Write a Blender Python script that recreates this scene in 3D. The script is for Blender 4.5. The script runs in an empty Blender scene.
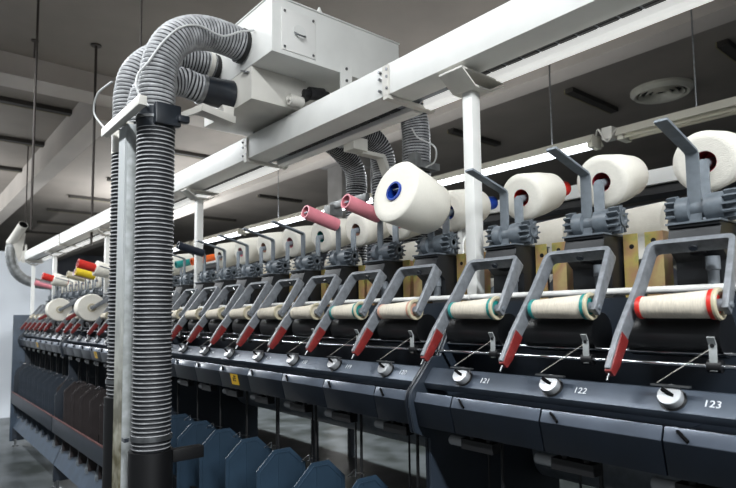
import bpy, bmesh, math, random
from mathutils import Vector, Matrix, Euler
random.seed(7)
C = bpy.context.scene.collection
E = 1.36                      # eye height above the floor; heights below are given from the eye

# ------------------------------------------------------------------ materials
def lin(c):
    return tuple((v/255/12.92 if v/255 <= .04045 else ((v/255+.055)/1.055)**2.4) for v in c) + (1,)

def mat(name, rgb, rough=.5, metal=0., var=.0, scale=30., bump=0., bscale=200., rgb2=None, emit=None, estr=0., spec=None, stretch=(1, 1, 1), coat=0.):
    m = bpy.data.materials.new(name); m.use_nodes = True
    nt = m.node_tree; b = nt.nodes['Principled BSDF']
    b.inputs['Base Color'].default_value = lin(rgb)
    b.inputs['Roughness'].default_value = rough
    b.inputs['Metallic'].default_value = metal
    if coat: b.inputs['Coat Weight'].default_value = coat
    if spec is not None: b.inputs['Specular IOR Level'].default_value = spec
    tc = nt.nodes.new('ShaderNodeTexCoord')
    mp = nt.nodes.new('ShaderNodeMapping'); mp.inputs['Scale'].default_value = stretch
    nt.links.new(tc.outputs['Object'], mp.inputs['Vector'])
    if rgb2 is not None or var:
        n = nt.nodes.new('ShaderNodeTexNoise'); n.inputs['Scale'].default_value = scale; n.inputs['Detail'].default_value = 5
        nt.links.new(mp.outputs[0], n.inputs['Vector'])
        r = nt.nodes.new('ShaderNodeValToRGB')
        r.color_ramp.elements[0].position = .38; r.color_ramp.elements[1].position = .66
        c2 = rgb2 if rgb2 is not None else tuple(max(0, v*(1-var)) for v in rgb)
        r.color_ramp.elements[0].color = lin(c2); r.color_ramp.elements[1].color = lin(rgb)
        nt.links.new(n.outputs['Fac'], r.inputs['Fac'])
        nt.links.new(r.outputs['Color'], b.inputs['Base Color'])
    if bump:
        n2 = nt.nodes.new('ShaderNodeTexNoise'); n2.inputs['Scale'].default_value = bscale; n2.inputs['Detail'].default_value = 3
        nt.links.new(mp.outputs[0], n2.inputs['Vector'])
        bp = nt.nodes.new('ShaderNodeBump'); bp.inputs['Strength'].default_value = bump; bp.inputs['Distance'].default_value = .002
        nt.links.new(n2.outputs['Fac'], bp.inputs['Height']); nt.links.new(bp.outputs[0], b.inputs['Normal'])
    if emit is not None:
        b.inputs['Emission Color'].default_value = lin(emit); b.inputs['Emission Strength'].default_value = estr
    return m

M = {}
M['white_paint'] = mat('white_paint', (226, 226, 222), .38, var=.04, scale=6)
M['cream_paint'] = mat('cream_paint', (214, 211, 203), .42, var=.06, scale=9)
M['edge_white'] = mat('edge_white', (232, 231, 227), .4)
M['grey_paint'] = mat('grey_paint', (112, 118, 124), .42, var=.12, scale=40)
M['arm_grey'] = mat('arm_grey', (128, 132, 137), .38, .1, var=.15, scale=60)
M['stand_grey'] = mat('stand_grey', (128, 136, 143), .42, var=.1, scale=40)
M['hub_grey'] = mat('hub_grey', (104, 112, 119), .42, var=.12, scale=60)
M['housing_black'] = mat('housing_black', (24, 26, 29), .45)
M['panel_navy'] = mat('panel_navy', (17, 23, 32), .34, .0, var=.12, scale=14)
M['strip_grey'] = mat('strip_grey', (74, 83, 95), .34, .3, var=.1, scale=18)
M['bevel_lit'] = mat('bevel_lit', (88, 96, 108), .244, .3, var=.12, scale=12)
M['frame_navy'] = mat('frame_navy', (36, 44, 54), .42, var=.12, scale=8)
M['frame_brown'] = mat('frame_brown', (52, 48, 50), .5, var=.15, scale=12)
M['kick_blue'] = mat('kick_blue', (70, 84, 100), .42, var=.14, scale=9)
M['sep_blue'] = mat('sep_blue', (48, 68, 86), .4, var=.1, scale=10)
M['sep_lit_brown'] = mat('sep_lit_brown', (64, 58, 58), .42, var=.1, scale=10)  # separator blue turned brown: reflected light painted into the colour
M['sep_lit_grey'] = mat('sep_lit_grey', (58, 66, 76), .42, var=.1, scale=10)  # separator blue greyed: reflected light painted into the colour
M['black'] = mat('black', (12, 12, 14), .5)
M['roller_grey'] = mat('roller_grey', (150, 152, 154), .5)
M['matte_black'] = mat('matte_black', (8, 8, 9), .9, spec=.1)
M['rubber'] = mat('rubber', (17, 18, 20), .55)
M['drum'] = mat('drum', (14, 15, 17), .42)
M['chrome'] = mat('chrome', (205, 208, 212), .18, 1.)
M['steel'] = mat('steel', (150, 152, 154), .32, .9, var=.15, scale=30)
M['knob_alu'] = mat('knob_alu', (168, 170, 172), .3, .35, var=.06, scale=40)
M['duct_steel'] = mat('duct_steel', (150, 152, 152), .42, .55, var=.18, scale=18)
M['post_galv'] = mat('post_galv', (182, 186, 187), .5, .15, rgb2=(150, 154, 152), scale=22)
M['post_dirty'] = mat('post_dirty', (168, 166, 150), .7, rgb2=(78, 72, 44), scale=13)
def dirt_low(m, clean, z0, z1):
    nt = m.node_tree; b = nt.nodes['Principled BSDF']; lk = b.inputs['Base Color'].links[0]; src = lk.from_socket
    tc = nt.nodes.new('ShaderNodeTexCoord'); sx = nt.nodes.new('ShaderNodeSeparateXYZ'); nt.links.new(tc.outputs['Object'], sx.inputs[0])
    mr = nt.nodes.new('ShaderNodeMapRange'); mr.inputs['From Min'].default_value = z0; mr.inputs['From Max'].default_value = z1
    nt.links.new(sx.outputs['Z'], mr.inputs['Value'])
    mx = nt.nodes.new('ShaderNodeMix'); mx.data_type = 'RGBA'; mx.inputs['B'].default_value = lin(clean)
    nt.links.new(mr.outputs[0], mx.inputs['Factor']); nt.links.new(src, mx.inputs['A']); nt.links.new(mx.outputs['Result'], b.inputs['Base Color'])
dirt_low(M['post_dirty'], (180, 184, 184), .9, 1.6)     # grime splashed up from the floor
M['zinc'] = mat('zinc', (224, 200, 140), .36, .35, rgb2=(206, 186, 110), scale=11)
zr = [n for n in M['zinc'].node_tree.nodes if n.type == 'VALTORGB'][0].color_ramp      # passivated zinc: yellow, pinkish and green patches
e = zr.elements.new(.5); e.color = lin((204, 158, 122)); e = zr.elements.new(.3); e.color = lin((140, 160, 98))
M['red'] = mat('red', (132, 40, 38), .42, var=.18, scale=40)
M['red_trim'] = mat('red_trim', (92, 58, 56), .5)
M['yarn'] = mat('yarn', (230, 226, 215), .92, var=.02, scale=90, bump=.5, bscale=260, stretch=(1, 5, 1), spec=.1)
M['yarn_thin'] = mat('yarn_thin', (222, 213, 196), .92, var=.08, scale=70, bump=.6, bscale=200, stretch=(7, 1, 1), spec=.1)
M['hose_rib'] = mat('hose_rib', (184, 185, 187), .5, var=.22, scale=30)
M['hose_groove'] = mat('hose_groove', (27, 29, 33), .65)
M['sleeve'] = mat('sleeve', (30, 36, 44), .36, var=.25, scale=20)
M['wall_white'] = mat('wall_white', (205, 210, 216), .8, var=.03, scale=2)
M['wall_dark'] = mat('wall_dark', (150, 152, 160), .85, var=.1, scale=1.2)
M['ceiling'] = mat('ceiling', (136, 128, 120), .9, var=.1, scale=.9)
M['girder'] = mat('girder', (176, 168, 160), .85, var=.06, scale=1.5)
M['floor'] = mat('floor', (72, 76, 78), .34, rgb2=(38, 42, 40), scale=3.2)
M['slot_dark'] = mat('slot_dark', (52, 48, 44), .8)
M['slot_edge'] = mat('slot_edge', (128, 120, 92), .8)
M['concrete'] = mat('concrete', (150, 146, 142), .85, var=.12, scale=3)
M['lamp_housing'] = mat('lamp_housing', (206, 202, 188), .5, var=.05, scale=6)
M['tube_lit'] = mat('tube_lit', (255, 255, 255), .4, emit=(244, 248, 255), estr=5.)
M['tray_glow'] = mat('tray_glow', (236, 238, 238), .35, emit=(250, 250, 246), estr=.55)  # white plastic with a glow added to brighten its underside
M['tube_off'] = mat('tube_off', (214, 208, 188), .3)
M['yellow'] = mat('yellow', (224, 178, 30), .5)
M['navy_tube'] = mat('navy_tube', (26, 34, 48), .4)
M['ink_white'] = mat('ink_white', (214, 218, 222), .5)
M['ceramic'] = mat('ceramic', (214, 210, 198), .35)
M['wire_dark'] = mat('wire_dark', (58, 52, 48), .6, .3)
M['cable'] = mat('cable', (196, 197, 196), .5)
TC = {}
for nm, c in dict(pink=(228, 140, 152), rose=(190, 60, 72), red=(206, 44, 34), blue=(22, 62, 156), teal=(34, 136, 132), orange=(232, 104, 40),
                  yellow=(236, 206, 44), lilac=(206, 164, 202), cream=(214, 204, 184), salmon=(196, 150, 130), beige=(196, 186, 158)).items():
    TC[nm] = mat('plastic_' + nm, c, .38, var=.05, scale=30)

# ------------------------------------------------------------------ mesh builder
class MB:
    def __init__(s): s.v = []; s.f = []; s.mi = []
    def add(s, vs, fs, mi=0):
        o = len(s.v); s.v += [Vector(v) for v in vs]
        for f in fs: s.f.append([i+o for i in f]); s.mi.append(mi)
    def box(s, x0, x1, y0, y1, z0, z1, mi=0):
        s.add([(x0,y0,z0),(x1,y0,z0),(x1,y1,z0),(x0,y1,z0),(x0,y0,z1),(x1,y0,z1),(x1,y1,z1),(x0,y1,z1)],
              [(3,2,1,0),(4,5,6,7),(0,1,5,4),(1,2,6,5),(2,3,7,6),(3,0,4,7)], mi); return s
    def prism(s, prof, x0, x1, mi=0):               # YZ outline extruded along X
        n = len(prof)
        s.add([(x0,y,z) for y,z in prof]+[(x1,y,z) for y,z in prof],
              [tuple(range(n)), tuple(range(2*n-1, n-1, -1))]+[(i, i+n, (i+1)%n+n, (i+1)%n) for i in range(n)], mi); return s
    def bar(s, p0, p1, w, t, side=(1,0,0), mi=0, taper=1.):   # w across `side`, t the other way
        p0, p1 = Vector(p0), Vector(p1); d = (p1-p0).normalized(); a = Vector(side); a = (a - d*a.dot(d)).normalized(); b = d.cross(a)
        vs = []
        for p, k in ((p0, 1), (p1, taper)):
            for i, j in ((-1,-1),(1,-1),(1,1),(-1,1)): vs.append(p + a*(w/2*i*k) + b*(t/2*j*k))
        s.add(vs, [(3,2,1,0),(4,5,6,7),(0,1,5,4),(1,2,6,5),(2,3,7,6),(3,0,4,7)], mi); return s
    def rings(s, rs, closed=(True, True), mis=None, mi=0, loop=False):
        n = len(rs[0]); o = len(s.v)
        for r in rs: s.v += [Vector(p) for p in r]
        m = len(rs)
        for k in range(m-1 if not loop else m):
            k2 = (k+1) % m
            for i in range(n):
                s.f.append([o+k*n+i, o+k*n+(i+1)%n, o+k2*n+(i+1)%n, o+k2*n+i]); s.mi.append(mis[k] if mis else mi)
        if not loop:
            if closed[0]: s.f.append([o+i for i in range(n-1, -1, -1)]); s.mi.append(mis[0] if mis else mi)
            if closed[1]: s.f.append([o+(m-1)*n+i for i in range(n)]); s.mi.append(mis[-1] if mis else mi)
        return s
    def lathe(s, prof, org, axis, seg=24, mi=0, mis=None, closed=(True, True), loop=False):   # prof: (t along axis, radius)
        ax = Vector(axis).normalized(); h = Vector((0,0,1)) if abs(ax.z) < .9 else Vector((1,0,0))
        a = (h - ax*h.dot(ax)).normalized(); b = ax.cross(a); org = Vector(org)
        rs = [[org+ax*t+(a*math.cos(2*math.pi*i/seg)+b*math.sin(2*math.pi*i/seg))*max(r, 1e-4) for i in range(seg)] for t, r in prof]
        return s.rings(rs, closed, mis, mi, loop)
    def cyl(s, p0, p1, r, seg=16, mi=0, r1=None):
        p0, p1 = Vector(p0), Vector(p1)
        return s.lathe([(0, r), ((p1-p0).length, r if r1 is None else r1)], p0, p1-p0, seg, mi)
    def sweep(s, pts, rad, seg=12, mi=0, mis=None, closed=(True, True)):
        pts = [Vector(p) for p in pts]; n = len(pts); rs = []; prev = None
        for k in range(n):
            t = (pts[min(k+1, n-1)]-pts[max(k-1, 0)]).normalized()
            if prev is None:
                h = Vector((1,0,0)) if abs(t.x) < .8 else Vector((0,0,1)); a = (h-t*h.dot(t)).normalized()
            else: a = (prev-t*prev.dot(t)).normalized()
            prev = a; b = t.cross(a); r = rad[k] if isinstance(rad, (list, tuple)) else rad
            rs.append([pts[k]+(a*math.cos(2*math.pi*i/seg)+b*math.sin(2*math.pi*i/seg))*r for i in range(seg)])
        return s.rings(rs, closed, mis, mi)
    def mesh(s, name, mats, org=(0,0,0), bevel=0., angle=35):
        me = bpy.data.meshes.new(name); o = Vector(org)
        me.from_pydata([tuple(v-o) for v in s.v], [], s.f)
        if not isinstance(mats, (list, tuple)): mats = [mats]
        for m in mats: me.materials.append(m)
        for p, i in zip(me.polygons, s.mi): p.material_index = i
        bm = bmesh.new(); bm.from_mesh(me)
        bmesh.ops.recalc_face_normals(bm, faces=bm.faces)
        if bevel:
            es = [e for e in bm.edges if len(e.link_faces) == 2 and e.calc_face_angle(0) > math.radians(32)]
            bmesh.ops.bevel(bm, geom=es, offset=bevel, segments=2, affect='EDGES', profile=.6, clamp_overlap=True)
        for f in bm.faces: f.smooth = True
        bm.to_mesh(me); bm.free()
        me.set_sharp_from_angle(angle=math.radians(angle))
        return me

def spline(pts, n):                                  # Catmull-Rom
    P = [Vector(p) for p in pts]; P = [P[0]*2-P[1]]+P+[P[-1]*2-P[-2]]; out = []
    for i in range(1, len(P)-2):
        for k in range(n):
            t = k/n; a, b, c, d = P[i-1], P[i], P[i+1], P[i+2]
            out.append(.5*((2*b)+(c-a)*t+(2*a-5*b+4*c-d)*t*t+(3*b-a-3*c+d)*t**3))
    out.append(P[-2]); return out
def resample(pts, step):
    L = [0.]
    for a, b in zip(pts, pts[1:]): L.append(L[-1]+(b-a).length)
    n = max(2, int(L[-1]/step)); out = []; j = 0
    for k in range(n+1):
        t = L[-1]*k/n
        while j < len(L)-2 and L[j+1] < t: j += 1
        f = (t-L[j])/max(1e-9, L[j+1]-L[j]); out.append(pts[j].lerp(pts[j+1], f))
    return out

def ob(name, me, parent=None, loc=(0,0,0)):
    o = bpy.data.objects.new(name, me); C.objects.link(o); o.location = loc
    if parent is not None: o.parent = parent
    return o
def tag(o, label, cat, group=None, kind=None):
    o['label'] = label; o['category'] = cat
    if group: o['group'] = group
    if kind: o['kind'] = kind
    return o
def thing(name, label, cat, loc, group=None):         # loc given from the eye
    o = ob(name, None, None, (loc[0], loc[1], loc[2]+E)); o.empty_display_size = .05
    return tag(o, label, cat, group)
def struct(name, mb, m, bevel=0., label=None):
    o = ob(name, mb.mesh(name, m, (0,0,0), bevel)); o.location = (0,0,E); o['kind'] = 'structure'
    return o
def single(name, mb, mats, org, label, cat, group=None, bevel=0., angle=35):   # a thing that is one mesh
    o = ob(name, mb.mesh(name, mats, org, bevel, angle)); o.location = (org[0], org[1], org[2]+E)
    return tag(o, label, cat, group)
def dup(root, loc, label, group=None):
    r = root.copy(); C.objects.link(r); r.location = (loc[0], loc[1], loc[2]+E); r['label'] = label
    if group: r['group'] = group
    for ch in list(root.children):
        c = ch.copy(); C.objects.link(c); c.parent = r
        for g in list(ch.children):
            d = g.copy(); C.objects.link(d); d.parent = c
    return r
ORD = ['', 'first', 'second', 'third', 'fourth', 'fifth', 'sixth', 'seventh', 'eighth', 'ninth', 'tenth', 'eleventh', 'twelfth', 'thirteenth', 'fourteenth', 'fifteenth']

# ------------------------------------------------------------------ the row of positions
def XP(n): return -.735-(122-n)*.25-.04*((n <= 120)+(n <= 112)+(n <= 104))
NS = list(range(123, 96, -1))
def where(n, lst=NS):
    """a phrase that finds this position in the photo"""
    a = [k for k in lst if k >= 112]; h_ = [k for k in lst if 108 <= k < 112]; b = [k for k in lst if k < 108]
    if n in a: return "%s from the photo's right edge" % ORD[a.index(n)+1]
    if n in h_: return 'hidden behind the ribbed hoses, %s' % ORD[h_.index(n)+1]
    return '%s left of the ribbed hoses' % ORD[b.index(n)+1]

# ---- winding cradle: a flat strip bent into a U, red handle on the long arm
aY, aZ = -.606, -.795                       # down along the arms (Y, Z)
nY, nZ = -.795, .606                        # across the strip
T0 = (1.255, .134)
def on(s, k=0.): return (T0[0]+aY*s+nY*k, T0[1]+aZ*s+nZ*k)
CR = (0, 1.30, .12)                         # cradle origin: its pivot
XL, XR = -.064, .095
def strip(path, w, t):
    """path of (x, s) in the U plane; w across the plane, t in it"""
    rs = []; n = len(path)
    for k, (x, s_) in enumerate(path):
        d = Vector((0, 0))
        if k > 0: d += (Vector(path[k])-Vector(path[k-1])).normalized()
        if k < n-1: d += (Vector(path[k+1])-Vector(path[k])).normalized()
        d.normalize(); q = Vector((-d.y, d.x))
        c = 1.
        if 0 < k < n-1: c = 1/max(.5, d.dot((Vector(path[k+1])-Vector(path[k])).normalized()))
        r = []
        for i, j in ((-1,-1),(1,-1),(1,1),(-1,1)):
            xx = x+q.x*t/2*i*c; ss = s_+q.y*t/2*i*c; y, z = on(ss, j*w/2*(.72 if k == 0 else .66 if k == n-1 else 1))
            r.append((xx, y, z))
        rs.append(r)
    mb = MB(); mb.rings(rs); return mb
def arc_corner(cx, cs, r, a0, a1, n=5):
    return [(cx+r*math.cos(math.radians(a0+(a1-a0)*i/n)), cs+r*math.sin(math.radians(a0+(a1-a0)*i/n))) for i in range(n+1)]
path = [(XL-.0085, .314), (XL-.008, .24), (XL, .11)] + arc_corner(XL+.014, .014, .014, 180, 270, 3) + arc_corner(XR-.010, .010, .010, 270, 360, 3) + [(XR+.011, .172)]
frame_me = strip(path, .034, .0115).mesh('cradle_frame', M['arm_grey'], CR, bevel=.0015)
h = MB(); h.rings([[(XL-.008+i*tw, *on(s_, j*ww if j < 0 else ww*.66)) for i, j in ((-1,-1),(1,-1),(1,1),(-1,1))] for s_, tw, ww in ((.228, .0075, .0195), (.24, .0088, .0185), (.295, .009, .0155), (.319, .007, .0115))])
handle_me = h.mesh('cradle_handle', M['red'], CR, bevel=.003)
p = MB(); p.cyl((XL-.008, *on(.317)), (XL-.008, *on(.335)), .0022, 8)
pin_me = p.mesh('handle_pin', M['steel'], CR)
p = MB(); p.cyl((.02, *on(.004)), (.02, *on(.012)), .009, 6)
bolt_me = p.mesh('bolt', M['chrome'], CR)
p = MB()
p.cyl((.078, *on(.158)), (XR+.006, *on(.158)), .0115, 18); p.cyl((XR, *on(.158)), (XR+.02, *on(.158)), .006, 12)
discR_me = p.mesh('bobbin_holder', M['grey_paint'], CR, bevel=.002)
p = MB(); p.cyl((XL-.004, *on(.158)), (XL+.012, *on(.158)), .015, 18)
discL_me = p.mesh('bobbin_holder', M['grey_paint'], CR, bevel=.002)
p = MB(); p.bar((.01, *on(0)), (.01, 1.33, .118), .03, .014); p.cyl((-.03, 1.33, .118), (.03, 1.33, .118), .012, 14)
piv_me = p.mesh('pivot_arm', M['housing_black'], CR, bevel=.002)
FULL = {107, 103}
cradle0 = None
for n in NS:
    lab = 'grey winding cradle with red handle, %s' % where(n)
    if n in (120, 121, 122, 123): lab = 'grey winding cradle with red handle above panel number %d' % n
    if n in FULL: lab = 'grey cradle swung up by a full yarn package, %s' % where(n)
    loc = (XP(n), CR[1], CR[2])
    if cradle0 is None:
        cradle0 = thing('winding_cradle', lab, 'bobbin cradle', loc, 'winding cradles along the machine')
        ob('frame', frame_me, cradle0); hd = ob('handle', handle_me, cradle0); hd['label'] = 'red plastic grip'
        ob('pin', pin_me, hd)
        ob('bolt', bolt_me, cradle0); ob('bobbin_holder', discR_me, cradle0); ob('bobbin_holder', discL_me, cradle0); ob('pivot_arm', piv_me, cradle0)
        t = cradle0
    else: t = dup(cradle0, loc, lab)
    if n in FULL: t.rotation_euler = (-math.radians(22), 0, 0); t.location.y -= .02

# ---- bobbins held by the cradles (tube rim, yarn)
BY, BZ = on(.158); BO = (0, BY, BZ)
p = MB(); p.lathe([(-.072, .0205), (-.070, .0215), (.058, .0265), (.06, .0255)], BO, (1,0,0), 32)
byarn_me = p.mesh('bobbin_yarn', M['yarn_thin'], BO, angle=50)
rim_me = {}
p = MB(); p.lathe([(.064, .0185), (.064, .029), (.069, .0305), (.072, .029), (.072, .0235), (.066, .0185)], BO, (1,0,0), 32, closed=(False, False), loop=True)
flange_me = p.mesh('end_flange', TC['beige'], BO)
def rims(col):
    if col not in rim_me:
        a = MB(); a.lathe([(-.078, .0215), (-.076, .0228), (-.069, .0228), (-.068, .0215)], BO, (1,0,0), 28)
        b = MB(); b.lathe([(.055, .025), (.056, .0283), (.065, .0287), (.066, .026)], BO, (1,0,0), 28)
        rim_me[col] = (a.mesh('rim', TC[col], BO), b.mesh('rim', TC[col], BO))
    return rim_me[col]
COL = {123: 'red', 122: 'teal', 121: 'teal', 120: 'salmon', 119: 'teal', 118: 'cream', 117: 'cream', 116: 'cream', 115: 'beige', 114: 'cream', 113: 'cream', 112: 'cream'}
for n in NS:
    if n in FULL: continue
    c = COL.get(n, 'cream')
    lab = 'thin cream bobbin with %s rims in a cradle, %s' % (c, where(n, [k for k in NS if k not in FULL]))
    if n >= 120: lab = 'thin cream bobbin with %s rims in the cradle above panel number %d' % (c, n)
    t = thing('bobbin', lab, 'bobbin', (XP(n)+.024, BY, BZ), 'thin bobbins in the winding cradles')
    ob('yarn', byarn_me, t); a, b = rims(c)
    for me in (a, b):
        o = ob('rim', me, t); o['label'] = c + ' plastic rim'
    ob('flange', flange_me, t); t.rotation_euler.y = -.03

# full packages in the two lifted cradles
ang = math.radians(22)
def lift(y, z):
    dy, dz = y-CR[1], z-CR[2]
    return CR[1]+dy*math.cos(ang)+dz*math.sin(ang), CR[2]-dy*math.sin(ang)+dz*math.cos(ang)
ly, lz = lift(BY, BZ)
p = MB(); p.lathe([(-.075, .03), (-.077, .08), (-.07, .09), (.055, .1), (.064, .094), (.064, .03)], (0, ly, lz), (1,0,0), 40)
fy = p.mesh('package_yarn', M['yarn'], (0, ly, lz), angle=50)
p = MB(); p.lathe([(-.08, .022), (-.08, .03), (.068, .03), (.068, .02), (.02, .018)], (0, ly, lz), (1,0,0), 24)
fc = p.mesh('package_tube', TC['beige'], (0, ly, lz))
for n in sorted(FULL):
    t = thing('yarn_package', 'big full white yarn package in a lifted cradle, %s' % ('farther from the hoses' if n == 103 else 'just left of the ribbed hoses'), 'yarn package', (XP(n)+.015, ly-.02, lz), 'full packages in lifted cradles')
    ob('yarn', fy, t); ob('tube', fc, t)

# ---- package stands: black housing, finned hub, bent arm, peg, zinc plates
SO = (0, 1.34, .05)
p = MB(); p.prism([(1.325,.055),(1.325,.105),(1.282,.137),(1.296,.176),(1.29,.176),(1.29,.183),(1.45,.183),(1.45,.055)], -.045, .058)
house_me = p.mesh('stand_housing', M['housing_black'], SO, bevel=.0015)
p = MB(); p.box(-.048, .061, 1.286, 1.452, .183, .187)
flange2_me = p.mesh('stand_lid', M['hub_grey'], SO)
HZ = .2195
p = MB(); p.lathe([(-.04,.019),(-.038,.0295),(-.012,.030),(-.01,.02),(.02,.02),(.021,.031),(.056,.031),(.058,.02)], (0,1.34,HZ), (1,0,0), 28)
hub_me = p.mesh('hub', M['hub_grey'], SO)
def star(x0, x1):
    p = MB(); p.cyl((x0,1.34,HZ), (x1,1.34,HZ), .02, 20)
    for k in range(12):
        a = 2*math.pi*k/12; c, s_ = math.cos(a), math.sin(a)
        p.bar((((x0+x1)/2),1.34+c*.016,HZ+s_*.016), (((x0+x1)/2),1.34+c*.033,HZ+s_*.034), abs(x1-x0), .0042)
    e = x1 if x1 > 0 else x0; d = .004 if x1 > 0 else -.004
    p.lathe([(0,.013),(abs(d),.017),(abs(d),.011),(0,.008)], (e,1.34,HZ), (1 if d > 0 else -1,0,0), 16)
    return p.mesh('fin_ring', M['hub_grey'], SO)
starL_me, starR_me = star(-.058, -.038), star(.056, .083)
AX = -.001
p = MB(); w = .027
pts = [(1.327, .186), (1.327, .335), (1.324, .342), (1.317, .3455), (1.176, .383)]
rs = []
for k, (y, z) in enumerate(pts):
    d = Vector((0,0))
    if k: d += (Vector(pts[k])-Vector(pts[k-1])).normalized()
    if k < len(pts)-1: d += (Vector(pts[k+1])-Vector(pts[k])).normalized()
    d.normalize(); q = Vector((-d.y, d.x))*.003
    rs.append([(AX-w/2, y-q.x, z-q.y), (AX+w/2, y-q.x, z-q.y), (AX+w/2, y+q.x, z+q.y), (AX-w/2, y+q.x, z+q.y)])
p.rings(rs); arm_me = p.mesh('bent_arm', M['stand_grey'], SO, bevel=.001)
PX = -.011
tilt = Vector((0, .97, .243)).normalized()
p = MB(); out = [(PX-.0135, .186), (PX+.0135, .186), (PX+.0135, .33)] + [(PX+.0135*math.cos(a), .33+.0135*math.sin(a)) for a in [math.pi*k/8 for k in range(1, 8)]] + [(PX-.0135, .33)]
nn = len(out)
p.add([(x, 1.407, z) for x, z in out]+[(x, 1.413, z) for x, z in out], [tuple(range(nn)), tuple(range(2*nn-1, nn-1, -1))]+[(i, (i+1)%nn, (i+1)%nn+nn, i+nn) for i in range(nn)])
p.cyl((PX, 1.41, .332), Vector((PX, 1.41, .332))+tilt*.15, .011, 14)
peg_me = p.mesh('peg', M['stand_grey'], SO)
p = MB(); p.box(.066, .1, 1.372, 1.376, .02, .186); p.box(.066, .07, 1.376, 1.42, .02, .186)
for zz in (.05, .155): p.cyl((.086,1.3715,zz), (.086,1.373,zz), .006, 12, mi=1)
plateA_me = p.mesh('mounting_plate', [M['zinc'], M['black']], SO)
p = MB(); p.box(.118, .16, 1.372, 1.376, .02, .186); p.box(.156, .16, 1.376, 1.42, .02, .186)
for zz in (.05, .165): p.cyl((.138,1.3715,zz), (.138,1.373,zz), .006, 12, mi=1)
plateB_me = p.mesh('mounting_plate', [M['zinc'], M['black']], SO)
p = MB(); p.lathe([(0,.011),(.03,.011),(.032,.014),(.06,.014)], (.032,1.315,.052), (0,0,1), 14)
damp_me = p.mesh('damper', M['grey_paint'], SO)
stand0 = None
for n in NS:
    lab = 'grey package stand on black housing with finned hub, %s' % where(n)
    if n >= 120: lab = 'grey package stand with finned hub behind the cradle above panel number %d' % n
    loc = (XP(n), SO[1], SO[2])
    if stand0 is None:
        stand0 = thing('package_stand', lab, 'package stand', loc, 'package stands along the machine')
        hs = ob('housing', house_me, stand0); hs['label'] = 'black housing'; ob('lid', flange2_me, hs)
        hb = ob('hub', hub_me, stand0); ob('fin_ring', starL_me, hb); ob('fin_ring', starR_me, hb)
        ob('bent_arm', arm_me, stand0); ob('peg', peg_me, stand0)
        for me in (plateA_me, plateB_me):
            o = ob('mounting_plate', me, stand0); o['label'] = 'yellow zinc plated mounting plate'
        ob('damper', damp_me, stand0)
    else: dup(stand0, loc, lab)

# ---- yarn cones on the pegs
def cone_mesh(L, r0, r1, rc, yarn, org, d):
    p = MB(); p.lathe([(0, rc), (-.001, r0*.75), (.0005, r0*.965), (.005, r0), (L*.55, r0*.93), (L-.012, r1), (L, r1*.9), (L, rc)], org, d, 44, closed=(False, False))
    return p.mesh('cone_yarn', yarn, org, angle=60)
CO = Vector((PX+.004, 1.424, .339))
cy_me = cone_mesh(.165, .071, .058, .0255, M['yarn'], CO, tilt)
def core_mesh(L, ro, ri, m, org, d, out0=.004, out1=.03):
    p = MB(); p.lathe([(-out0, ri), (-out0, ro), (L+out1, ro*.95), (L+out1, ri*.85), (L*.4, ri*.9)], org, d, 28, closed=(False, True))
    return p.mesh('cone_core', m, org, angle=40)
cores = {}
CC = {123: 'rose', 122: 'rose', 121: 'red', 120: 'blue', 119: 'rose', 118: 'salmon', 117: 'teal', 116: 'pink', 115: 'salmon', 114: 'pink', 113: 'salmon', 101: 'red'}
PEG_TUBE = {112: 'orange', 111: 'teal'}
for n in NS:
    org = (XP(n)+PX, CO.y, CO.z)
    if n in PEG_TUBE:
        c = PEG_TUBE[n]; p = MB()
        p.lathe([(-.05,.016),(-.05,.023),(.16,.02),(.16,.014),(-.02,.015)], CO, tilt, 24, closed=(False, False))
        single('empty_tube', p, TC[c], tuple(CO), 'empty %s tube on a peg right of the ribbed hoses' % c, 'yarn tube').location = (org[0], org[1], org[2]+E)
        continue
    c = CC.get(n, 'salmon')
    lab = 'white yarn cone with %s core on a peg, %s' % (c, where(n, [k for k in NS if k not in PEG_TUBE]))
    if n >= 121: lab = 'white yarn cone with %s core on the peg above panel number %d' % (c, n)
    if n == 119: lab = 'white yarn cone partly hidden behind the big cone with the blue core'
    if n == 118: lab = 'white yarn cone with salmon core right of the longest pink tube'
    t = thing('yarn_cone', lab, 'yarn cone', org, 'white yarn cones on the pegs')
    ob('yarn', cy_me, t)
    kc = (c, n in (117, 120, 121))
    if kc not in cores: cores[kc] = core_mesh(.165, .0255, .0238, TC[c], CO, tilt, -.003, .08 if kc[1] else .045)
    o = ob('core', cores[kc], t); o['label'] = c + ' tube core'

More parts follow.
